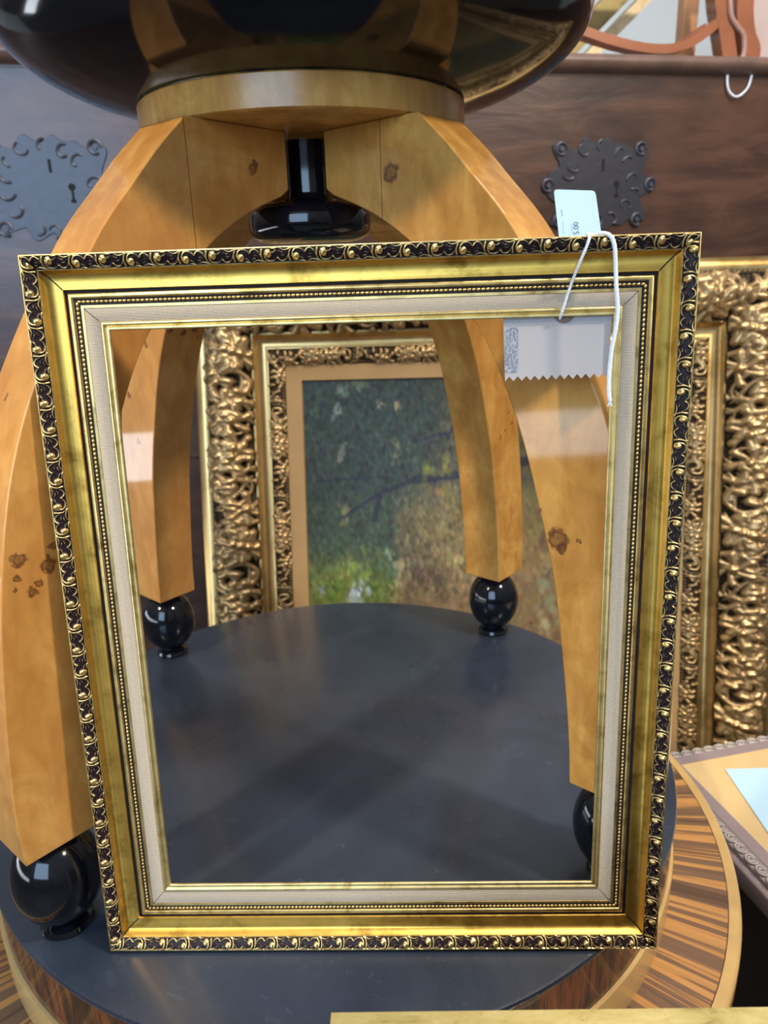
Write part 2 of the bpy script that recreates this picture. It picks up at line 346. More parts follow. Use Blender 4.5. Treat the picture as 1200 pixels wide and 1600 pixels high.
legs = [('front left', 225, [(0.324, TH, 0.329, 0.0065), (0.305, TH, 0.319, 0.0065), (0.328, TH, 0.315, 0.0035), (0.319, TH, 0.303, 0.0042), (0.330, TH, 0.307, 0.003), (0.313, TH, 0.308, 0.003), (0.088, TH, 0.592, 0.006), (0.30, TH, 0.333, 0.003), (0.30, -0.005, 0.435, 0.004)], 0.151, 0.25),
        ('front right', 315, [(0.279, -TH, 0.309, 0.0100), (0.283, -TH, 0.303, 0.005), (0.297, -TH, 0.311, 0.0022), (0.122, -TH, 0.583, 0.0085), (0.262, -TH, 0.328, 0.002)], 0.112, 0.0),
        ('back right', 45, [(0.308, -TH, 0.308, 0.003), (0.324, -TH, 0.316, 0.0035), (0.297, -TH, 0.299, 0.003), (0.315, -TH, 0.330, 0.003), (0.331, -TH, 0.300, 0.0022)], 0.112, 0.0),
        ('back left', 135, [(0.298, TH, 0.317, 0.0055), (0.307, TH, 0.374, 0.0045), (0.255, TH, 0.437, 0.0045), (0.212, 0.002, 0.448, 0.006), (0.212, -0.012, 0.453, 0.005), (0.213, -0.018, 0.442, 0.006), (0.215, -0.006, 0.438, 0.0045), (0.210, 0.022, 0.452, 0.005), (0.214, 0.026, 0.436, 0.004), (0.210, -0.018, 0.458, 0.005)], 0.151, 0.35)]
for nm, az, kn, seam, warm in legs:
    V, F = leg_mesh(); Mloc = Matrix.Rotation(R(az + PHI), 4, 'Z')
    lg = mesh('leg', V, F, burl('burl_leg_' + nm.replace(' ', '_'), kn, seam, warm=warm), st, angle=30, bevel=0.0012, local=Mloc)
    pr = [(0.0005, 0.0), (0.020, 0.0), (0.0215, 0.003), (0.020, 0.0065), (0.013, 0.009)]
    for k in range(1, 24):
        t = -math.pi / 2 + math.pi * k / 24; pr.append((max(0.012, 0.0355 * math.cos(t) ** 0.92), 0.0515 + 0.0425 * math.sin(t)))
    pr += [(0.016, 0.0948), (0.0005, 0.0948)]
    MB().lathe(pr, 48, cap=False).build('ball_foot', M_['black'], lg, local=Matrix.Translation((0.330, 0, 0)))
MB().lathe([(0.0005, 0.6225), (0.1405, 0.6225), (0.1427, 0.6240), (0.1427, 0.6462), (0.1415, 0.6475), (0.0005, 0.6475)], 128, cap=False).build('collar', burl('burl_collar', base=0.95, coat=0.22), st)
# finial: square post flaring to a rounded dish
V = []; F = []; prof = [(0.0185, 0.6225), (0.0185, 0.580), (0.0190, 0.576), (0.023, 0.5725), (0.034, 0.5710), (0.046, 0.5690), (0.0530, 0.5655), (0.0560, 0.5600), (0.0563, 0.5520), (0.0555, 0.5470), (0.0520, 0.5420), (0.046, 0.5390), (0.036, 0.5375), (0.0005, 0.5370)]
n = 48
for r, z in prof:
    e = 0.75 if r < 0.02 else 0.0
    for k in range(n):
        a = 2 * math.pi * k / n; c_, s_ = math.cos(a), math.sin(a); q = (abs(c_) ** 5 + abs(s_) ** 5) ** (-1 / 5); f = 1 + (q - 1) * e * 0.9
        V.append((r * f * c_, r * f * s_, z))
for i in range(len(prof) - 1):
    for k in range(n): F.append((i * n + k, i * n + (k + 1) % n, (i + 1) * n + (k + 1) % n, (i + 1) * n + k))
mesh('finial', V, F, M_['black'], st, angle=50)
pr = cr([(0.139, 0.6475), (0.154, 0.6500), (0.190, 0.6600), (0.222, 0.6750), (0.241, 0.6920), (0.2475, 0.710), (0.2475, 0.727), (0.242, 0.746), (0.230, 0.765), (0.205, 0.787), (0.165, 0.803), (0.12, 0.815), (0.09, 0.84), (0.10, 0.87)], 80)
bw = MB().lathe([(0.0005, 0.6476)] + [tuple(q) for q in pr] + [(0.0005, 0.87)], 160, cap=False).build('bowl_body', M_['black'], st, angle=60)
pr = [(0.1395 + 0.0025 * math.cos(t), 0.6485 + 0.0022 * math.sin(t)) for t in np.linspace(0, 2 * math.pi, 9)]
mb = MB().lathe(pr, 160, cap=False)
mb.v = [(x * (1 + 0.003 * math.sin(17 * math.atan2(y, x)) + 0.002 * math.sin(41 * math.atan2(y, x))), y * (1 + 0.003 * math.sin(17 * math.atan2(y, x))), z + 0.0008 * math.sin(23 * math.atan2(y, x))) for x, y, z in mb.v]
mb.build('sealant_bead', plain('black_sealant', (0.01, 0.01, 0.012), 0.25), st)

# ------------------------------------------------------------------ the empty gold frame
FW, FH = 0.4274, 0.52380
FM = frame_matrix((-0.227748, 0.453413, 0.0036), -0.0327004, 0.0846363)
fr = empty('picture_frame', FM, 'empty gold frame with scroll edge and linen liner leaning on the curved burl legs', 'picture frame')
mm = 0.001
scroll = []
def add_half(off, flip):
    def P(*pts): return [((x + off), (8.9 - y) if flip else y) for x, y in pts]
    scroll.extend([
        (P((0.2, 3.6), (1.8, 1.9), (4.0, 1.2), (6.4, 1.6), (7.9, 3.2), (8.0, 5.2), (6.9, 6.8), (5.3, 6.9)), 0.25, 0.75, 0.85),
        (P((5.8, 5.2)), 1.75, 1.75, 1.15),
        (P((4.2, 4.6), (4.6, 5.6)), 0.4, 0.3, 0.55),
        (P((6.0, 0.9), (8.6, 1.3), (10.0, 3.0), (10.3, 5.0), (9.9, 7.3)), 0.25, 0.62, 0.8),
        (P((8.2, 0.5), (10.6, 1.5), (13.0, 1.9), (15.2, 1.3), (16.4, 0.4)), 0.45, 0.2, 0.75),
        (P((10.9, 4.4), (12.0, 6.3), (14.0, 7.6), (16.0, 7.4), (17.4, 6.0)), 0.22, 0.45, 0.75),
        (P((12.2, 3.2), (13.3, 4.4), (14.8, 4.6)), 0.22, 0.35, 0.45),
        (P((0.2, 8.3), (2.2, 7.8), (4.3, 7.9)), 0.5, 0.25, 0.7),
        (P((1.0, 6.9), (2.4, 6.0), (3.8, 5.9)), 0.3, 0.25, 0.55),
        (P((14.0, 3.0), (15.2, 3.0), (16.4, 2.2)), 0.35, 0.25, 0.5)])
add_half(0, False); add_half(17.55, True)
scroll = [(p_, a_ * 1.22, b_ * 1.22, h_) for p_, a_, b_, h_ in scroll]
for x in (0.0,): scroll.append(([(x, 0.25), (35.1, 0.25)], 0.30, 0.30, 0.62))
for k in range(0, 351, 9): scroll.append(([(k * 0.1, 8.75)], 0.5, 0.5, 0.6))
tile = make_tile(scroll, 35.1, 8.9, 0.12)
relief_rails('scroll_border', tile, 0.12 * mm, [(0, 0.0014), (0.0008, 0.0006), (0.003, 0.0008), (0.006, 0.0024), (0.0088, 0.0050)], FW, FH, 0.0023, 0.00036, M_['relief'], fr, 30)
mb = MB(); frame_sweep(mb, [(0.0086, 0.0040), (0.0092, 0.0046), (0.0100, 0.0066), (0.0112, 0.0083), (0.0128, 0.0096), (0.0150, 0.0104), (0.0175, 0.0106), (0.0195, 0.0103), (0.0210, 0.0104), (0.0214, 0.0116)], FW, FH, 1)
mb.build('cove_moulding', M_['gold_cove'], fr, angle=40)
mb = MB(); frame_sweep(mb, [(0.0002, 0.0014), (0.0, 0.0030), (0.0006, 0.0160), (0.030, 0.0165), (0.030, 0.0135), (0.0310, 0.0135), (0.0310, 0.0125), (0.0212, 0.0125), (0.0212, 0.0112)], FW, FH)
mb.build('frame_body', M_['groove'], fr, angle=30)
mb = MB(); frame_sweep(mb, [(0.0232, 0.0127), (0.0234, 0.0116), (0.0241, 0.0109), (0.0251, 0.0107), (0.0260, 0.0111), (0.0265, 0.0118), (0.0267, 0.0127)], FW, FH)
mb.build('inner_bead', M_['gold_trim'], fr, angle=60)
mb = MB(); frame_sweep(mb, [(0.0009, 0.0006), (0.0004, -0.0004), (-0.0002, -0.0002), (-0.0003, 0.0050), (0.0004, 0.0056)], FW, FH)
mb.build('edge_fillet', M_['gold_lip'], fr, angle=50)
# rope beading
mb = MB(); bw_, bh_ = FW - 2 * 0.0287, FH - 2 * 0.0287
u8 = []; 
for i in range(1, 4):
    for j in range(8): u8.append((math.sin(math.pi * i / 4) * math.cos(2 * math.pi * j / 8), math.sin(math.pi * i / 4) * math.sin(2 * math.pi * j / 8), math.cos(math.pi * i / 4)))
u8 = [(0, 0, 1)] + u8 + [(0, 0, -1)]
f8 = [(0, 1 + j, 1 + (j + 1) % 8) for j in range(8)] + [(1 + i * 8 + j, 9 + i * 8 + j, 9 + i * 8 + (j + 1) % 8, 1 + i * 8 + (j + 1) % 8) for i in range(2) for j in range(8)] + [(25, 17 + (j + 1) % 8, 17 + j) for j in range(8)]
for k in range(4):
    Lk = (bw_, bh_)[k % 2]; n = int(Lk / 0.0030)
    for i in range(n):
        s = Lk * (i + 0.5) / n; x, y = [(s, 0), (bw_, s), (bw_ - s, bh_), (0, bh_ - s)][k]
        rx, ry = (0.00150, 0.00105) if k % 2 == 0 else (0.00105, 0.00150)
        mb.add([(0.0287 + x + a * rx, 0.0287 + y + b__ * ry, -0.0124 + c__ * 0.0010) for a, b__, c__ in u8], f8)
mb.build('rope_beading', M_['gold_trim'], fr, angle=80)
mb = MB(); frame_sweep(mb, [(0.0308, 0.0130), (0.0310, 0.0121), (0.0327, 0.0123), (0.0330, 0.0130)], FW, FH)
mb.build('flat_fillet', M_['gold_trim'], fr, angle=30)
# linen liner with woven threads
lm, nt, b = mat('linen_weave'); tc = nt.nodes.new('ShaderNodeTexCoord')
def wv(axis, sc_):
    w_ = N(nt, 'ShaderNodeTexWave', wave_type='BANDS', bands_direction=axis, i_Scale=sc_, i_Distortion=0.0, i_Detail=0.0)
    L(nt, tc.outputs['Object'], w_.inputs[0]); return w_.outputs['Fac']
wx, wy = wv('X', 300.0), wv('Y', 330.0); h = mth(nt, 'MAXIMUM', wx, wy); h2 = mth(nt, 'ADD', mth(nt, 'MULTIPLY', wx, 0.35), mth(nt, 'MULTIPLY', wy, 0.65))
nn = noise(nt, tc.outputs['Object'], 300, 3)
c = mixc(nt, h2, (0.22, 0.17, 0.115), (0.70, 0.58, 0.42)); c = mixc(nt, mth(nt, 'MULTIPLY', nn, 0.4), c, (0.42, 0.34, 0.25)); L(nt, c, b.inputs['Base Color']); setp(b, Roughness=0.75, Sheen_Weight=0.4); bump(nt, b, h2, 0.7, 0.0005)
mb = MB(); frame_sweep(mb, [(0.0330, 0.0126), (0.0345, 0.0122), (0.0385, 0.0134), (0.0415, 0.0150), (0.0424, 0.0158)], FW, FH)
mb.build('linen_liner', lm, fr, angle=40)
mb = MB(); frame_sweep(mb, [(0.0418, 0.0160), (0.0420, 0.0146), (0.0426, 0.0141), (0.0434, 0.0142), (0.0442, 0.0152), (0.0450, 0.0158), (0.0455, 0.0151), (0.0467, 0.0151), (0.0474, 0.0158), (0.0474, 0.0172), (0.0425, 0.0172)], FW, FH)
mb.build('inner_lip', M_['gold_lip'], fr, angle=50)
# dark hairline mitre joints
for (cx_, cy_, sx_, sy_) in ((0, 0, 1, 1), (FW, 0, -1, 1), (FW, FH, -1, -1), (0, FH, 1, -1)):
    mb = MB(); pts = [(0.0096, 0.0053), (0.0112, 0.0081), (0.0128, 0.0094), (0.0150, 0.0102), (0.0175, 0.0104), (0.0210, 0.0102)]
    mb.tube([(cx_ + sx_ * a, cy_ + sy_ * a, -d) for a, d in pts], 0.00042, 6)
    pts = [(0.0330, 0.0126), (0.0345, 0.0122), (0.0385, 0.0134), (0.0415, 0.0150)]
    mb.tube([(cx_ + sx_ * a, cy_ + sy_ * a, -d) for a, d in pts], 0.00022, 6)
    mb.build('mitre_joint', M_['groove'], fr)

# price tags and cord (frame-local coordinates: x right, y up, z to viewer)
def card_outline(pts, zt=0.0003):
    n = len(pts); V = [(x, y, z) for z in (0.0, zt) for x, y in pts]
    return V, [tuple(reversed(range(n))), tuple(range(n, 2 * n))] + [(i, (i + 1) % n, n + (i + 1) % n, n + i) for i in range(n)]
def at_frame(px, py, depth):
    """point seen at pixel px,py, lying 'depth' behind the frame's front plane, in frame-local coordinates"""
    d = fw + rt2 * ((px - 600) / F_PX) - up2 * ((py - 800) / F_PX); Mi = FM.inverted(); o = Mi @ Vector((0, 0, CAM_H)); q = Mi.to_3x3() @ d
    s = (-depth - o.z) / q.z; return o + q * s
tg = empty('price_tag', FM, 'pale grey price tag with zigzag lower edge hanging inside the gold frame opening', 'tag')
c0 = [at_frame(*q, 0.0190) for q in ((786, 484), (958, 480), (948, 590), (789, 596))]
z0 = -0.0190; tl, tr, br_, bl = [(q.x, q.y) for q in c0]
zig = []; nz = 24
for i in range(nz + 1):
    t = i / nz; x = br_[0] + (bl[0] - br_[0]) * t; y = br_[1] + (bl[1] - br_[1]) * t + (0.0031 if i % 2 else 0.0); zig.append((x, y))
V, F = card_outline([tl] + [tuple(q) for q in reversed([])] + [bl] + list(reversed(zig))[1:] + [tr]); V = [(x, y, z + z0) for x, y, z in V]
mesh('card', V, F, plain('grey_card', (0.40, 0.37, 0.365), 0.75, var=0.02), tg, smooth=False)
q0 = at_frame(876, 488, 0.0187); rr_ = 0.0078
ring = [(q0.x + 0.0022 + rr_ * math.cos(a), q0.y + rr_ * 1.0 * math.sin(a) + 0.0008) for a in np.linspace(0, 2 * math.pi, 33)[:-1]]
V, F = card_outline(ring, 0.0002); mesh('eyelet', [(x, y, z + z0 + 0.0003) for x, y, z in V], F, plain('brown_eyelet', (0.20, 0.12, 0.09), 0.6), tg, smooth=False)
s0, s1 = at_frame(789, 512, 0.0187), at_frame(809, 582, 0.0187)
def rrect(x0, x1, y0, y1, r, k=5):
    out = []
    for cx_, cy_, a0 in ((x1 - r, y1 - r, 0), (x0 + r, y1 - r, 90), (x0 + r, y0 + r, 180), (x1 - r, y0 + r, 270)):
        for i in range(k + 1): a = R(a0 + 90 * i / k); out.append((cx_ + r * math.cos(a), cy_ + r * math.sin(a)))
    return out
sm, nt, b = mat('speckled_sticker'); n = noise(nt, coords(nt, (1, 0.6, 1)), 900, 3, 0.8); L(nt, ramp(nt, n, [(0.46, (0.16, 0.17, 0.20)), (0.56, (0.36, 0.37, 0.41))]), b.inputs['Base Color'])
V, F = card_outline(rrect(min(s0.x, s1.x), max(s0.x, s1.x), s1.y, s0.y, 0.0018), 0.0002); mesh('sticker', [(x, y, z + z0 + 0.0003) for x, y, z in V], F, sm, tg, smooth=False)

t2 = empty('price_tag', FM, 'bluish white price tag sticking up behind the top edge of the gold frame', 'tag')
dB = 0.022; cB = [at_frame(*q, dB) for q in ((865, 296), (930, 298), (950, 440), (881, 440))]
def shrink(pts, r):
    out = []; n = len(pts)
    for i in range(n):
        p = Vector(pts[i]); a = (Vector(pts[i - 1]) - p).normalized() * r; c_ = (Vector(pts[(i + 1) % n]) - p).normalized() * r
        for t in (0, 0.5, 1): out.append(tuple((p + a) * (1 - t) ** 2 + p * 2 * t * (1 - t) + (p + c_) * t * t))
    return out
outl = shrink([(q.x, q.y) for q in cB], 0.0022)
V, F = card_outline(list(reversed(outl))); mesh('card', [(x, y, z - dB) for x, y, z in V], F, plain('blue_white_card', (0.56, 0.72, 0.80), 0.7, var=0.02), t2, smooth=False)
ink = plain('grey_ink', (0.12, 0.15, 0.20), 0.8)
cu = bpy.data.curves.new('price', 'FONT'); cu.body = '5.00'; cu.size = 0.0046; cu.extrude = 0.00005
tmp = bpy.data.objects.new('price', cu); COL.objects.link(tmp); bpy.context.view_layer.update()
me = bpy.data.meshes.new_from_object(tmp.evaluated_get(bpy.context.evaluated_depsgraph_get())); bpy.data.objects.remove(tmp)
me.materials.clear(); me.materials.append(ink); pt = bpy.data.objects.new('printed_price', me); COL.objects.link(pt); pt.parent = t2
qp = at_frame(905, 366, dB - 0.0004); pt.matrix_local = Matrix.Translation((qp.x, qp.y, -dB + 0.0004)) @ Matrix.Rotation(R(97), 4, 'Z')
mb = MB()
for x_, ya, yb in ((877, 328, 338), (879, 346, 366), (893, 350, 366)):
    a, c_ = at_frame(x_, ya, dB), at_frame(x_ + 1.5, yb, dB); k = 6
    for i in range(k):
        t = (i + 0.2) / k; x = a.x + (c_.x - a.x) * t; y = a.y + (c_.y - a.y) * t; mb.box(x - 0.0004, x + 0.0003 + 0.0003 * (i % 2), y - 0.0003, y + 0.0002, -dB + 0.0003, -dB + 0.0004)
mb.build('fine_print', plain('faint_ink', (0.36, 0.46, 0.54), 0.8), t2, smooth=False)

pB = at_frame(950, 622, -0.0015)
top_y = FH
def xl(px, py, d): return at_frame(px, py, d)
def onp(px, py, d): q = xl(px, py, d); return (q.x, q.y, -d)
path = [onp(875, 498, 0.0182), onp(877, 491, 0.0140), onp(882, 476, 0.0120), onp(892, 445, 0.0085), onp(905, 412, 0.0005), onp(917, 384, -0.0024), onp(921, 370, -0.0012)]
q = xl(919, 363, 0.004); path += [(q.x, top_y + 0.0016, -0.005), (q.x + 0.003, top_y + 0.0018, -0.012), (q.x + 0.006, top_y + 0.0016, -0.009)]
q = xl(946, 363, 0.003); path += [(q.x - 0.002, top_y + 0.0020, -0.005), onp(953, 368, -0.0018), onp(960, 384, -0.0030), onp(962, 420, -0.0024), onp(963, 450, -0.0030), onp(965, 480, -0.0030), onp(963, 508, -0.0028), onp(956, 545, -0.0022), onp(952, 580, -0.0016), onp(951, 612, -0.0014), onp(953, 627, -0.0014)]
PP = cr(path, 420); mb = MB(); r0 = 0.00062
T = np.gradient(PP, axis=0); T /= np.linalg.norm(T, axis=1)[:, None]; sl = np.r_[0, np.cumsum(np.linalg.norm(np.diff(PP, axis=0), axis=1))]
uu = np.cross(T, [0, 0.1, 1.0]); uu /= np.linalg.norm(uu, axis=1)[:, None]; ww = np.cross(T, uu)
rs = np.where(sl < sl[-1] * 0.33, 0.8, 1.15)
for ph in (0, 2.094, 4.189):
    a = sl / 0.0030 * 2 * math.pi / 1.6 + ph
    mb.tube(PP + (uu * np.cos(a)[:, None] + ww * np.sin(a)[:, None]) * (r0 * rs)[:, None], r0 * 1.05 * rs, 6)
e = PP[-1]
for k in range(7): a = k / 7 * 6.28; mb.tube([e + [0, 0.001, 0], e + [0.0006 * math.cos(a), -0.001, 0.0004 * math.sin(a)], e + [0.0016 * math.cos(a), -0.0032, 0.0008 * math.sin(a)]], [0.0005, 0.0004, 0.0002], 5)
cord = empty('tag_cord', FM, 'white twisted cord looped over the top edge of the gold frame', 'cord')
mb.build('cord', M_['string'], cord, angle=80)

# ------------------------------------------------------------------ big ornate frame with landscape painting behind
BY, BL = R(-4), R(10.8); P0 = Vector((-0.3, 1.38, 0.3))
bu = Vector((math.cos(BY), math.sin(BY), 0)); bn = Vector((-math.sin(BY), math.cos(BY), 0)); bvv = Vector((0, 0, 1)) * math.cos(BL) + bn * math.sin(BL)
BW, BT = 1.084, 0.226; BH = BT + (P0.z - FLOOR - 0.012) / math.cos(BL)
org = P0 + bu * (-0.050) + bvv * (BT - BH)
BM = frame_matrix(org, BY, BL)
bf = empty('ornate_painting', BM, 'large landscape oil painting in a heavy carved gilt frame, standing behind the round table', 'painting')
RW = 0.199
M_['big_relief'] = gilt_relief('antique_gilt_carving', (0.045, 0.027, 0.012), (0.64, 0.42, 0.19), 0.32, 0.92, 0.34)
M_['big_gold'] = gold('antique_gilt', (0.74, 0.50, 0.20), (0.44, 0.26, 0.07), 0.30, nscale=9, bs=0.05)
M_['big_flat'] = plain('matte_gilt_slope', (0.72, 0.44, 0.19), 0.42, 0.45, 0.2, 14, 0.15)
def foliage(Ls, Lt, n, r, seed):
    g = np.random.default_rng(seed); S = []
    for k in range(n):
        cx_, cy_ = g.uniform(0, Ls), g.uniform(0.12, 0.88) * Lt; a = g.uniform(0, 6.28)
        typ = g.integers(0, 4)
        if typ == 0:      # rosette
            for j in range(6): b_ = a + j * 1.047; S.append(([(cx_ + math.cos(b_) * r * 0.5, cy_ + math.sin(b_) * r * 0.5), (cx_ + math.cos(b_ + 0.3) * r * 1.3, cy_ + math.sin(b_ + 0.3) * r * 1.3)], r * 0.30, r * 0.42, 0.85))
            S.append(([(cx_, cy_)], r * 0.5, r * 0.5, 1.0))
        elif typ == 1:    # spiral
            S.append(([(cx_ + r * (0.3 + 0.38 * q) * math.cos(a + q * 1.2), cy_ + r * (0.3 + 0.38 * q) * math.sin(a + q * 1.2)) for q in range(6)], r * 0.42, r * 0.18, 0.9))
        else:             # acanthus leaf with lobes
            dx, dy = math.cos(a), math.sin(a); bend = g.uniform(-0.8, 0.8); pts = []
            for q in range(4): aa = a + bend * q / 3; pts.append((cx_ + math.cos(aa) * r * q * 0.75, cy_ + math.sin(aa) * r * q * 0.75))
            S.append((pts, r * 0.40, r * 0.12, 0.8))
            for q in (1, 2):
                for s_ in (-1, 1): aa = a + bend * q / 3 + s_ * 0.9; p = pts[q]; S.append(([p, (p[0] + math.cos(aa) * r * 0.7, p[1] + math.sin(aa) * r * 0.7)], r * 0.26, r * 0.14, 0.7))
    return S
t1 = make_tile(foliage(360, 77, 46, 21, 3) + [([(k, 3)], 5, 5, .5) for k in range(0, 360, 9)], 360, 77, 1.0)
relief_rails('carved_border', t1, 0.001, [(0.030, 0.012), (0.045, -0.004), (0.065, -0.008), (0.085, 0.0), (0.108, 0.018)], BW, BH, 0.028, 0.0022, M_['big_relief'], bf, 46)
t3 = make_tile(foliage(180, 28, 26, 10, 9) + [([(k, 25)], 3, 3, .5) for k in range(0, 180, 6)], 180, 28, 0.5)
relief_rails('inner_carved_border', t3, 0.0005, [(0.139, 0.030), (0.150, 0.026), (0.160, 0.030), (0.168, 0.036)], BW, BH, 0.009, 0.0015, M_['big_relief'], bf, 26, 0.03)
mb = MB(); frame_sweep(mb, [(0.0, 0.056), (0.0, 0.022), (0.004, 0.013), (0.012, 0.008), (0.020, 0.009), (0.027, 0.015), (0.030, 0.024)], BW, BH); mb.build('outer_moulding', M_['big_gold'], bf, angle=60)
mb = MB(); frame_sweep(mb, [(0.108, 0.022), (0.110, 0.014), (0.114, 0.013), (0.118, 0.020), (0.124, 0.027), (0.130, 0.029), (0.136, 0.026), (0.139, 0.026), (0.140, 0.034)], BW, BH); mb.build('cove_moulding', M_['big_gold'], bf, angle=60)
mb = MB(); frame_sweep(mb, [(0.168, 0.036), (0.170, 0.034), (0.190, 0.044), (0.197, 0.047), (0.199, 0.054), (0.199, 0.056)], BW, BH); mb.build('slope_moulding', M_['big_flat'], bf, angle=40)
mb = MB(); frame_sweep(mb, [(0.0, 0.056), (0.198, 0.056)], BW, BH); mb.build('backing', M_['groove'], bf, smooth=False)
# painted canvas
pw, ph = BW - 2 * RW, BH - 2 * RW; res = 0.0024; nx, ny = int(pw / res), int(ph / res)
XX, YY = np.meshgrid(np.arange(nx) * res, np.arange(ny) * res)       # YY = distance down from the top
def sm(a, b, x): t = np.clip((x - a) / (b - a), 0, 1); return t * t * (3 - 2 * t)
def palette(x, y, g):
    r_ = sm(0.16, 0.30, x + 0.25 * (y - 0.2)); lo = sm(0.30, 0.40, y)
    a = np.array([56, 64, 56.0]); b_ = np.array([84, 80, 62.0]); base = a + (b_ - a) * r_
    br = np.array([128, 112, 74.0]) if x > 0.17 else np.array([74, 86, 60.0])
    m = sm(0.17, 0.27, y); base = base + (br - base) * m * (0.35 + 0.65 * r_)
    if lo > 0: base = base + ((np.array([112, 122, 62.0]) if x < 0.17 else np.array([120, 100, 76.0])) - base) * lo * 0.85
    return base * g
img = np.zeros((ny, nx, 3)); 
for j in range(ny):
    pass
yy_, xx_ = np.mgrid[0:ny, 0:nx]; img[:] = (60, 66, 58)
g = np.random.default_rng(5)
def dab(x, y, rx, ry, col, al, ang=0.0):
    i0, i1 = max(0, int((y - max(rx, ry)) / res)), min(ny, int((y + max(rx, ry)) / res) + 1); j0, j1 = max(0, int((x - max(rx, ry)) / res)), min(nx, int((x + max(rx, ry)) / res) + 1)
    if i1 <= i0 or j1 <= j0: return
    dx = XX[i0:i1, j0:j1] - x; dy = YY[i0:i1, j0:j1] - y; c_, s_ = math.cos(ang), math.sin(ang)
    m = np.clip(1.6 * (1 - ((dx * c_ + dy * s_) / rx) ** 2 - ((-dx * s_ + dy * c_) / ry) ** 2), 0, 1)[..., None] * al
    img[i0:i1, j0:j1] = img[i0:i1, j0:j1] * (1 - m) + np.array(col) * m
for sz, cnt, al in ((0.03, 900, 0.6), (0.014, 5200, 0.5), (0.007, 9000, 0.5)):
    for k in range(cnt):
        x, y = g.uniform(0, pw), g.uniform(0, ph if k % 3 == 0 else 0.5); v_ = g.normal(1.0, 0.12)
        c_ = palette(x, y, v_) + g.normal(0, 5, 3); dab(x, y, sz * g.uniform(0.5, 1), sz * g.uniform(0.7, 1.8), c_, al, g.normal(0, 0.35))
pk = 686 / 400.0   # local mm per photo pixel at the canvas is about 1.18
def P2(px, py): return ((px - 465) * 0.00119, (py - 592) * 0.00121)
for (x0, y0, x1, y1, r_) in ((720, 742, 640, 750, 9), (640, 750, 590, 768, 5), (590, 768, 545, 795, 3), (720, 742, 860, 715, 11), (600, 745, 480, 750, 3), (700, 675, 640, 690, 3), (585, 775, 575, 815, 4), (545, 795, 520, 810, 2)):
    for t in np.linspace(0, 1, 60): x, y = P2(x0 + (x1 - x0) * t, y0 + (y1 - y0) * t); dab(x, y, 0.006, r_ * 0.00105, (48, 48, 56), 0.5)
for (px, py, s_, c_) in ((520, 640, 9, (150, 172, 165)), (530, 610, 12, (120, 138, 125)), (560, 600, 12, (110, 120, 100)), (525, 700, 8, (140, 138, 118)), (520, 715, 5, (170, 160, 140)), (587, 630, 6, (170, 165, 125)), (615, 633, 7, (175, 165, 115)), (612, 690, 9, (125, 125, 88)), (611, 710, 8, (120, 120, 85)),
                         (665, 735, 16, (125, 128, 66)), (695, 730, 14, (135, 125, 60)), (690, 770, 18, (135, 125, 75)), (525, 795, 9, (150, 140, 95)), (528, 815, 10, (120, 120, 70)), (545, 895, 18, (130, 142, 70)), (520, 910, 16, (115, 125, 55)), (505, 930, 16, (95, 110, 45)), (600, 900, 16, (105, 125, 95)),
                         (552, 915, 8, (175, 190, 195)), (560, 930, 9, (175, 190, 195)), (540, 930, 9, (170, 185, 190)), (487, 930, 7, (160, 180, 190)), (545, 945, 18, (175, 190, 195)), (620, 890, 12, (190, 175, 125)), (612, 920, 12, (195, 175, 125)), (605, 940, 11, (190, 170, 110)), (600, 870, 8, (150, 160, 140)), (700, 875, 14, (175, 155, 100)), (650, 905, 18, (110, 92, 72)), (680, 920, 20, (105, 88, 68)), (710, 880, 10, (185, 165, 110)),
                         (848, 730, 12, (110, 100, 90)), (850, 790, 14, (125, 100, 90)), (850, 850, 14, (110, 85, 75)), (850, 900, 10, (95, 92, 70)), (850, 925, 14, (140, 150, 120)), (855, 960, 14, (150, 155, 120)), (850, 985, 12, (185, 180, 140))):
    for k in range(9):
        x, y = P2(px + g.normal(0, s_ * 0.5), py + g.normal(0, s_ * 0.6)); dab(x, y, s_ * 0.00045 * g.uniform(0.6, 1.3), s_ * 0.00075 * g.uniform(0.6, 1.3), np.array(c_) * 0.88 + g.normal(0, 6, 3), 0.5, g.normal(0, 0.4))
for k in range(1500):
    x, y = g.uniform(0, 0.33), g.uniform(0.0, 0.42); i_, j_ = min(ny - 1, int(y / res)), min(nx - 1, int(x / res)); c_ = img[i_, j_] * g.choice([0.72, 1.28]); dab(x, y, 0.0032, 0.007, c_, 0.5, g.normal(0, 0.3))
lin = (np.clip(img, 0, 255) / 255) ** 2.2
V = np.stack([RW + XX / (XX.max()) * pw, BH - RW - YY / YY.max() * ph, np.full_like(XX, -0.052) + g.normal(0, 0.00008, XX.shape)], -1).reshape(-1, 3)
a0 = (np.arange(ny - 1)[:, None] * nx + np.arange(nx - 1)[None]).reshape(-1)
me = bpy.data.meshes.new('canvas'); me.from_pydata(V.tolist(), [], np.stack([a0, a0 + nx, a0 + nx + 1, a0 + 1], 1).tolist()); me.shade_smooth()
ca = me.color_attributes.new('paint', 'FLOAT_COLOR', 'POINT'); ca.data.foreach_set('color', np.concatenate([lin.reshape(-1, 3), np.ones((nx * ny, 1))], 1).astype(np.float32).ravel())
cm, nt, b = mat('oil_paint'); a = N(nt, 'ShaderNodeAttribute', attribute_name='paint'); L(nt, a.outputs['Color'], b.inputs['Base Color']); n = noise(nt, coords(nt, (1, 0.5, 1)), 160, 4); bump(nt, b, n, 0.25, 0.001); setp(b, Roughness=0.42, Specular_IOR_Level=0.35)
me.materials.append(cm); cv = bpy.data.objects.new('canvas', me); COL.objects.link(cv); cv.parent = bf

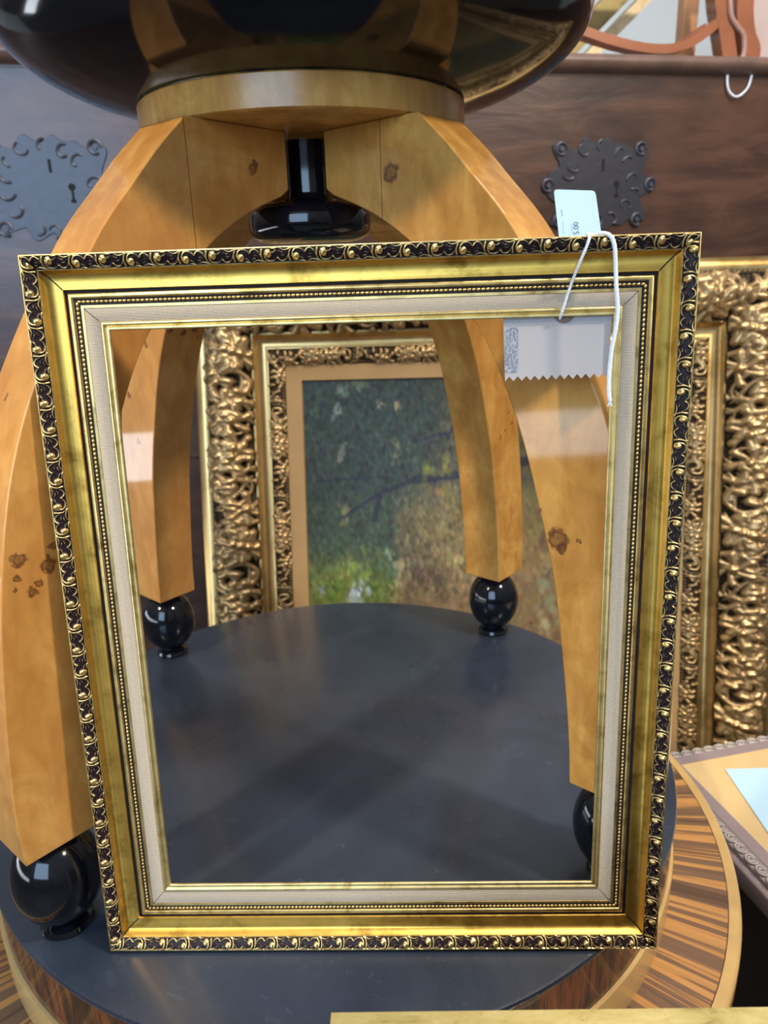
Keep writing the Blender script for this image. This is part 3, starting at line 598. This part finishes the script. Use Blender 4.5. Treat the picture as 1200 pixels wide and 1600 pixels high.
# ------------------------------------------------------------------ dark chest on a cabinet
CY = R(10.4); CP = Vector((0.40, 1.625, 0.0))
CM = Matrix.Translation(CP) @ Matrix.Rotation(CY, 4, 'Z')
ch = empty('wooden_chest', CM, 'long dark walnut chest with iron escutcheons behind the painting', 'chest')
wm2, nt, b = mat('dark_walnut'); v = coords(nt, (0.7, 1, 3.2)); n = noise(nt, v, 6, 6, 0.62, 0.9); n2 = noise(nt, coords(nt), 3.2, 4, 0.6); n3 = noise(nt, coords(nt, (0.2, 1, 4)), 50, 3)
c = ramp(nt, n, [(0.3, (0.030, 0.013, 0.009)), (0.5, (0.070, 0.030, 0.018)), (0.66, (0.125, 0.055, 0.030)), (0.8, (0.055, 0.026, 0.018))]); c = mixc(nt, ramp(nt, n2, [(0.52, (0, 0, 0)), (0.7, (0.6,) * 3)]), c, (0.155, 0.066, 0.033)); c = mixc(nt, mth(nt, 'MULTIPLY', n3, 0.4), c, (0.035, 0.016, 0.012))
L(nt, c, b.inputs['Base Color']); setp(b, Roughness=0.36, Coat_Weight=0.35, Coat_Roughness=0.22); bump(nt, b, n, 0.25, 0.004)
MB().box(-1.45, 1.15, 0.0, 0.5, 0.16, 0.878).build('chest_body', wm2, ch, bevel=0.004)
pr = [(0.0, 0.862), (0.0, 0.868), (-0.010, 0.872), (-0.018, 0.878), (-0.021, 0.886), (-0.019, 0.894), (-0.012, 0.899), (0.0, 0.9005), (0.52, 0.9005), (0.52, 0.862)]
V = []; [V.extend([(x, y, z) for y, z in pr]) for x in (-1.47, 1.17)]; k = len(pr)
F = [tuple(range(k)), tuple(reversed(range(k, 2 * k)))] + [(i, k + i, k + (i + 1) % k, (i + 1) % k) for i in range(k)]
mesh('chest_lid', V, F, plain('worn_highlit_lid_wood', (0.15, 0.085, 0.06), 0.38, 0, 0.3, 25, 0.5, bmp=0.5), ch, angle=50)  # mottled lid wood, base tone lightened to stand in for the top-edge highlight
MB().box(-1.42, 1.12, 0.02, 0.48, FLOOR, 0.16).build('chest_plinth', wm2, ch, bevel=0.004)
iron = plain('black_iron', (0.045, 0.043, 0.052), 0.42, 0.4, 0.3, 60, 0.3, bmp=0.5)
for cx_, cz_ in ((0.062, 0.667), (-0.995, 0.672)):
    n = 180; pts = []
    for k in range(n):
        a = 2 * math.pi * k / n; r_ = 0.083 + 0.012 * abs(math.sin(4 * a)) + 0.006 * math.cos(13 * a)
        for a2 in (R(38), R(142), R(-38), R(-142)): r_ += 0.038 * math.exp(-(((a - a2 + math.pi) % (2 * math.pi) - math.pi) / 0.17) ** 2)
        for a2 in (0, math.pi): r_ += 0.034 * math.exp(-(((a - a2 + math.pi) % (2 * math.pi) - math.pi) / 0.22) ** 2)
        pts.append((r_ * 1.02 * math.cos(a), r_ * 0.93 * math.sin(a)))
    V = [(x, 0.0, z) for x, z in pts] + [(x * 0.985, -0.0035, z * 0.985) for x, z in pts]
    F = [tuple(range(n, 2 * n))] + [(i, n + i, n + (i + 1) % n, (i + 1) % n) for i in range(n)]
    es = mesh('escutcheon', V, F, iron, ch, angle=40, local=Matrix.Translation((cx_, 0, cz_)))
    mb = MB()
    for k in range(14):
        a = 2 * math.pi * (k + 0.5 + random.uniform(-0.25, 0.25)) / 14; rr = random.uniform(0.070, 0.082); ex = random.uniform(2.0, 4.6)
        P = [((rr + 0.012 * math.cos(q)) * math.cos(a + 0.13 * math.sin(q)), -0.004, (rr + 0.012 * math.cos(q)) * 0.9 * math.sin(a + 0.13 * math.sin(q))) for q in np.linspace(0, ex, 14)]
        mb.tube(P, random.uniform(0.0018, 0.003), 6)
    for a2 in (R(40), R(140), R(-40), R(-140), 0, math.pi):
        cxx, czz = 0.112 * math.cos(a2), 0.104 * math.sin(a2); mb.tube([(cxx + 0.011 * math.cos(q), -0.004, czz + 0.011 * math.sin(q)) for q in np.linspace(0, 5.2, 16)], 0.003, 6)
        mb.tube([(cxx, -0.002, czz), (cxx, -0.0075, czz)], 0.005, 8)
    mb.build('iron_scrollwork', plain('worn_iron_edges', (0.075, 0.075, 0.09), 0.45, 0.5), es)
    kh = plain('keyhole_black', (0.002, 0.002, 0.002), 0.8)
    mb = MB().box(0.0025, 0.0075, -0.0042, -0.003, 0.026, 0.048); mb.build('key_slot', kh, es, smooth=False)
    mb = MB(); mb.tube([(0.037, -0.003, 0.002), (0.037, -0.0043, 0.002)], 0.0062, 14); mb.box(0.0350, 0.0390, -0.0042, -0.003, -0.022, 0.0); mb.box(0.0325, 0.0415, -0.0042, -0.003, -0.024, -0.019); mb.build('keyhole', kh, es, smooth=False)
lp = cr([(0.325, -0.004, 0.868), (0.3255, -0.006, 0.852), (0.331, -0.007, 0.838), (0.344, -0.008, 0.829), (0.358, -0.007, 0.832), (0.372, -0.007, 0.846), (0.380, -0.004, 0.868)], 60)
mb = MB().tube(lp, 0.0022, 8); o = mb.build('string_loop', M_['string']); o.matrix_world = CM; tagp(o, 'white string loop hanging from under the lid of the dark chest', 'string')

# things standing on the chest
def on_chest(x, y, z=0.9005): return CM @ Matrix.Translation((x, y, z))
redwood = plain('red_walnut', (0.34, 0.115, 0.05), 0.32, 0, 0.6, 14, 0.35)
ctr = empty('carved_settee', on_chest(0.30, 0.16, 0.9015), 'carved reddish wooden settee with scroll feet on top of the dark chest', 'settee')
def ribbon(mb, pts, w, h):
    P = cr(pts, 60); T = np.gradient(P, axis=0); T /= np.linalg.norm(T, axis=1)[:, None]; nrm_ = np.cross(T, [0, 1.0, 0]); nrm_ /= np.linalg.norm(nrm_, axis=1)[:, None]; V = []
    for p, q in zip(P, nrm_):
        for a_, b_ in ((-1, -1), (1, -1), (1, 1), (-1, 1)): V.append(p + np.array([0, 1, 0]) * w * a_ + q * h * b_)
    k = len(P); F = [(4 * i + a_, 4 * i + (a_ + 1) % 4, 4 * i + 4 + (a_ + 1) % 4, 4 * i + 4 + a_) for i in range(k - 1) for a_ in range(4)] + [(3, 2, 1, 0), (4 * k - 4, 4 * k - 3, 4 * k - 2, 4 * k - 1)]
    mb.add(V, F); return mb
ribbon(MB(), [(-0.36, 0, 0.15), (-0.27, 0, 0.098), (-0.19, 0, 0.072), (-0.10, 0, 0.054), (-0.03, 0, 0.050), (0.02, 0, 0.060), (0.06, 0, 0.080), (0.105, 0, 0.115)], 0.016, 0.009).build('serpentine_rail', redwood, ctr, angle=50)
mb = MB(); 
for (x0, sgn) in ((0.10, 1),):
    ribbon(mb, [(0.085, 0, 0.22), (0.092, 0, 0.15), (0.108, 0, 0.095), (0.120, 0, 0.055), (0.131, 0, 0.020)], 0.017, 0.017)
mb.tube([(0.132, -0.02, 0.0165), (0.132, 0.02, 0.0165)], 0.0165, 20); lgx = mb.build('leg', redwood, ctr, angle=50)
MB().tube(cr([(0.107, -0.021, 0.16), (0.115, -0.021, 0.115), (0.132, -0.021, 0.094), (0.150, -0.021, 0.076), (0.155, -0.021, 0.045), (0.148, -0.021, 0.022), (0.138, -0.021, 0.012), (0.131, -0.021, 0.017), (0.135, -0.021, 0.022)], 50), 0.0055, 8).build('scroll_edge', plain('pale_carved_edge', (0.42, 0.24, 0.19), 0.4), lgx)
mb = MB(); ribbon(mb, [(0.15, 0.0, 0.21), (0.152, 0.0, 0.13), (0.164, 0.0, 0.08), (0.180, 0.0, 0.05), (0.172, 0, 0.02)], 0.015, 0.020); mb.tube([(0.176, -0.018, 0.018), (0.176, 0.018, 0.018)], 0.018, 20); mb.build('leg', redwood, ctr, angle=50)
ribbon(MB(), [(-0.17, 0.09, 0.008), (-0.10, 0.08, 0.036), (0.0, 0.05, 0.052), (0.08, 0.02, 0.10)], 0.010, 0.009).build('stretcher', redwood, ctr, angle=50)
ribbon(MB(), [(-0.36, 0.0, 0.0), (-0.355, 0.0, 0.08), (-0.35, 0.0, 0.20)], 0.016, 0.014).build('leg', redwood, ctr, angle=50)
ribbon(MB(), [(-0.38, 0.0, 0.215), (-0.1, 0.0, 0.222), (0.19, 0.0, 0.215)], 0.03, 0.012).build('seat_rail', redwood, ctr, angle=50)
# gilt frame tilted on the chest behind the settee
gm = CM @ Matrix.Translation((0.235, 0.42, 0.9005)) @ Matrix.Rotation(R(-8), 4, 'X') @ Matrix.Rotation(R(38), 4, 'Y') 
gf = empty('tilted_frame', CM @ Matrix.Translation((0.20, 0.36, 0.905)), 'dark gilt frame leaning diagonally behind the settee on the chest', 'picture frame')
ribbon(MB(), [(-0.09, 0, 0.075), (0.10, 0, 0.245)], 0.02, 0.022).build('rail', gold('dull_gilt', (0.28, 0.22, 0.10), (0.12, 0.09, 0.04), 0.4), gf)
ribbon(MB(), [(-0.055, 0.004, 0.040), (0.14, 0.004, 0.215)], 0.018, 0.012).build('rail', gold('pale_gilt', (0.62, 0.52, 0.33), (0.42, 0.32, 0.16), 0.4), gf)
ribbon(MB(), [(-0.10, 0.01, 0.0), (-0.08, 0.01, 0.065)], 0.015, 0.014).build('corner_block', gold('dull_gilt_block', (0.28, 0.22, 0.10), (0.12, 0.09, 0.04), 0.4), gf)
o = MB().box(-0.03, 0.07, -0.01, 0.01, 0.0, 0.055).build('painted_board', plain('olive_gold_board', (0.42, 0.36, 0.20), 0.5, nscale=20, var=0.5)); o.matrix_world = on_chest(0.31, 0.30); tagp(o, 'small olive and gold board standing behind the settee rail on the chest', 'board')
o = MB().box(-0.019, 0.019, -0.015, 0.015, 0.0, 0.30).build('wooden_post', plain('orange_pine', (0.55, 0.27, 0.12), 0.45, nscale=12, var=0.3), bevel=0.003); o.matrix_world = on_chest(0.397, 0.28); tagp(o, 'upright orange wooden post beside the settee leg on the chest', 'post')
o = MB().box(-0.08, 0.30, -0.02, 0.02, 0.0, 0.35).build('pink_panel', plain('blush_panel', (0.62, 0.47, 0.42), 0.6, nscale=10, var=0.25), bevel=0.004); o.matrix_world = on_chest(0.62, 0.36); tagp(o, 'blush coloured upright panel at the right end of the chest top', 'panel')
mb = MB().box(-0.16, 0.16, -0.10, 0.10, 0.0, 0.016).box(-0.155, 0.155, -0.095, 0.095, 0.016, 0.030).box(-0.15, 0.15, -0.09, 0.09, 0.030, 0.042)
o = mb.build('folded_cloth', plain('pale_pink_cloth', (0.66, 0.50, 0.48), 0.85, nscale=90, var=0.12, bmp=0.5), bevel=0.005); o.matrix_world = on_chest(-1.17, 0.16); tagp(o, 'pale pink folded cloth at the left end of the chest top', 'cloth')

# ------------------------------------------------------------------ side table on the right with framed top
SM = Matrix.Translation((0.386, 0.836, -0.13)) @ Matrix.Rotation(R(12.5), 4, 'Z')
sd = empty('side_table', SM, 'square light wood table with grey carved rim, partly behind the round table', 'table')
SW, SD = 0.48, 0.42
light = plain('honey_veneer', (0.60, 0.42, 0.20), 0.32, 0, 0.5, 9, 0.22)
grey = plain('mauve_stained_rim', (0.25, 0.19, 0.19), 0.42, 0, 0.2, 30, 0.15)
MB().box(0, SW, -SD, 0, -0.02, 0.0).build('top_panel', light, sd, smooth=False)
mb = MB(); V0 = len(mb.v); frame_sweep(mb, [(0.0, 0.034), (0.0, 0.014), (0.002, 0.011), (0.006, 0.0095), (0.0075, 0.005), (0.019, 0.0015), (0.021, -0.0006), (0.036, -0.0006), (0.036, 0.01)], SW + 0.07, SD + 0.07); mb.v = [(x - 0.036, y - SD - 0.036, z) for x, y, z in mb.v]
mb.build('moulded_rim', grey, sd, angle=40)
mb = MB()
for k, (Lk) in enumerate((SW + 0.07, SD + 0.07, SW + 0.07, SD + 0.07)):
    nn_ = int(Lk / 0.017)
    for i in range(nn_):
        s = Lk * (i + 0.5) / nn_; ins = 0.0135; x, y = [(s, ins), (SW + 0.07 - ins, s), (s, SD + 0.07 - ins), (ins, s)][k]
        if (k % 2 == 0 and not (0.01 < x < SW + 0.06)): continue
        for rr, ph0 in ((0.0062, 0.0), (0.0030, 0.0)):
            P = [(x - 0.036 + rr * math.cos(q) * (1.15 if k % 2 == 0 else 0.85), y - SD - 0.036 + rr * math.sin(q) * (0.85 if k % 2 == 0 else 1.15), -0.0018 + (0.0 if True else 0)) for q in np.linspace(ph0, ph0 + 5.4, 14)]
            mb.tube(P, 0.0011, 5)
mb.build('carved_loops', plain('pale_carving', (0.42, 0.37, 0.33), 0.45), sd)
MB().box(0.0, SW, -SD, 0.0, FLOOR + 0.18, -0.02).build('shade_fill_body', plain('shade_fill_dark', (0.03, 0.02, 0.016), 0.5), sd, smooth=False)  # solid dark body added to fill the shaded gap beneath the top
MB().box(0.02, SW - 0.02, -SD + 0.02, -0.02, FLOOR + 0.13, FLOOR + 0.18).build('plinth', plain('dark_plinth', (0.02, 0.014, 0.012), 0.6), sd, smooth=False)
o = MB().box(0, 0.21, -0.14, 0, 0.0, 0.0006).build('paper_sheet', plain('pale_blue_paper', (0.42, 0.60, 0.71), 0.75, var=0.02), smooth=False)
o.matrix_world = Matrix.Translation((0.439, 0.821, -0.1292)) @ Matrix.Rotation(R(-1), 4, 'Z'); tagp(o, 'pale blue sheet of paper lying on the light wood side table', 'paper')

# ------------------------------------------------------------------ gilt frame edge in the foreground
G0 = Vector((-0.0365, 0.2700, 0.1415)); GH = (G0.z - FLOOR) / math.cos(R(3)) - 0.002; GW = 0.62
gy = R(-1.2); gn = Vector((-math.sin(gy), math.cos(gy), 0)); gvv = Vector((0, 0, 1)) * math.cos(R(3)) + gn * math.sin(R(3))
ff = empty('gilt_frame', frame_matrix(G0 - gvv * GH, gy, R(3)), 'plain worn gilt frame whose top edge crosses the bottom right foreground', 'picture frame')
gm_, nt, b = mat('worn_gilt'); v = coords(nt, (0.5, 2, 1)); n = noise(nt, v, 60, 6, 0.7, 0.5); n2 = noise(nt, coords(nt), 300, 3, 0.7)
c = ramp(nt, n, [(0.28, (0.25, 0.19, 0.06)), (0.45, (0.60, 0.47, 0.17)), (0.7, (0.76, 0.63, 0.28))]); c = mixc(nt, ramp(nt, n2, [(0.66, (0, 0, 0)), (0.76, (0.8,) * 3)]), c, (0.12, 0.09, 0.05)); L(nt, c, b.inputs['Base Color']); setp(b, Metallic=0.6, Roughness=0.42); bump(nt, b, n, 0.25)
mb = MB(); frame_sweep(mb, [(0.0, 0.018), (0.0, 0.0015), (0.0015, 0.0), (0.020, 0.002), (0.026, 0.008), (0.045, 0.010), (0.050, 0.014), (0.050, 0.018)], GW, GH); mb.build('moulding', gm_, ff, angle=40)
o = MB().box(0.045, GW - 0.045, 0.045, GH - 0.045, -0.018, -0.015).build('backing', plain('board_backing', (0.08, 0.05, 0.03), 0.8), ff, smooth=False)
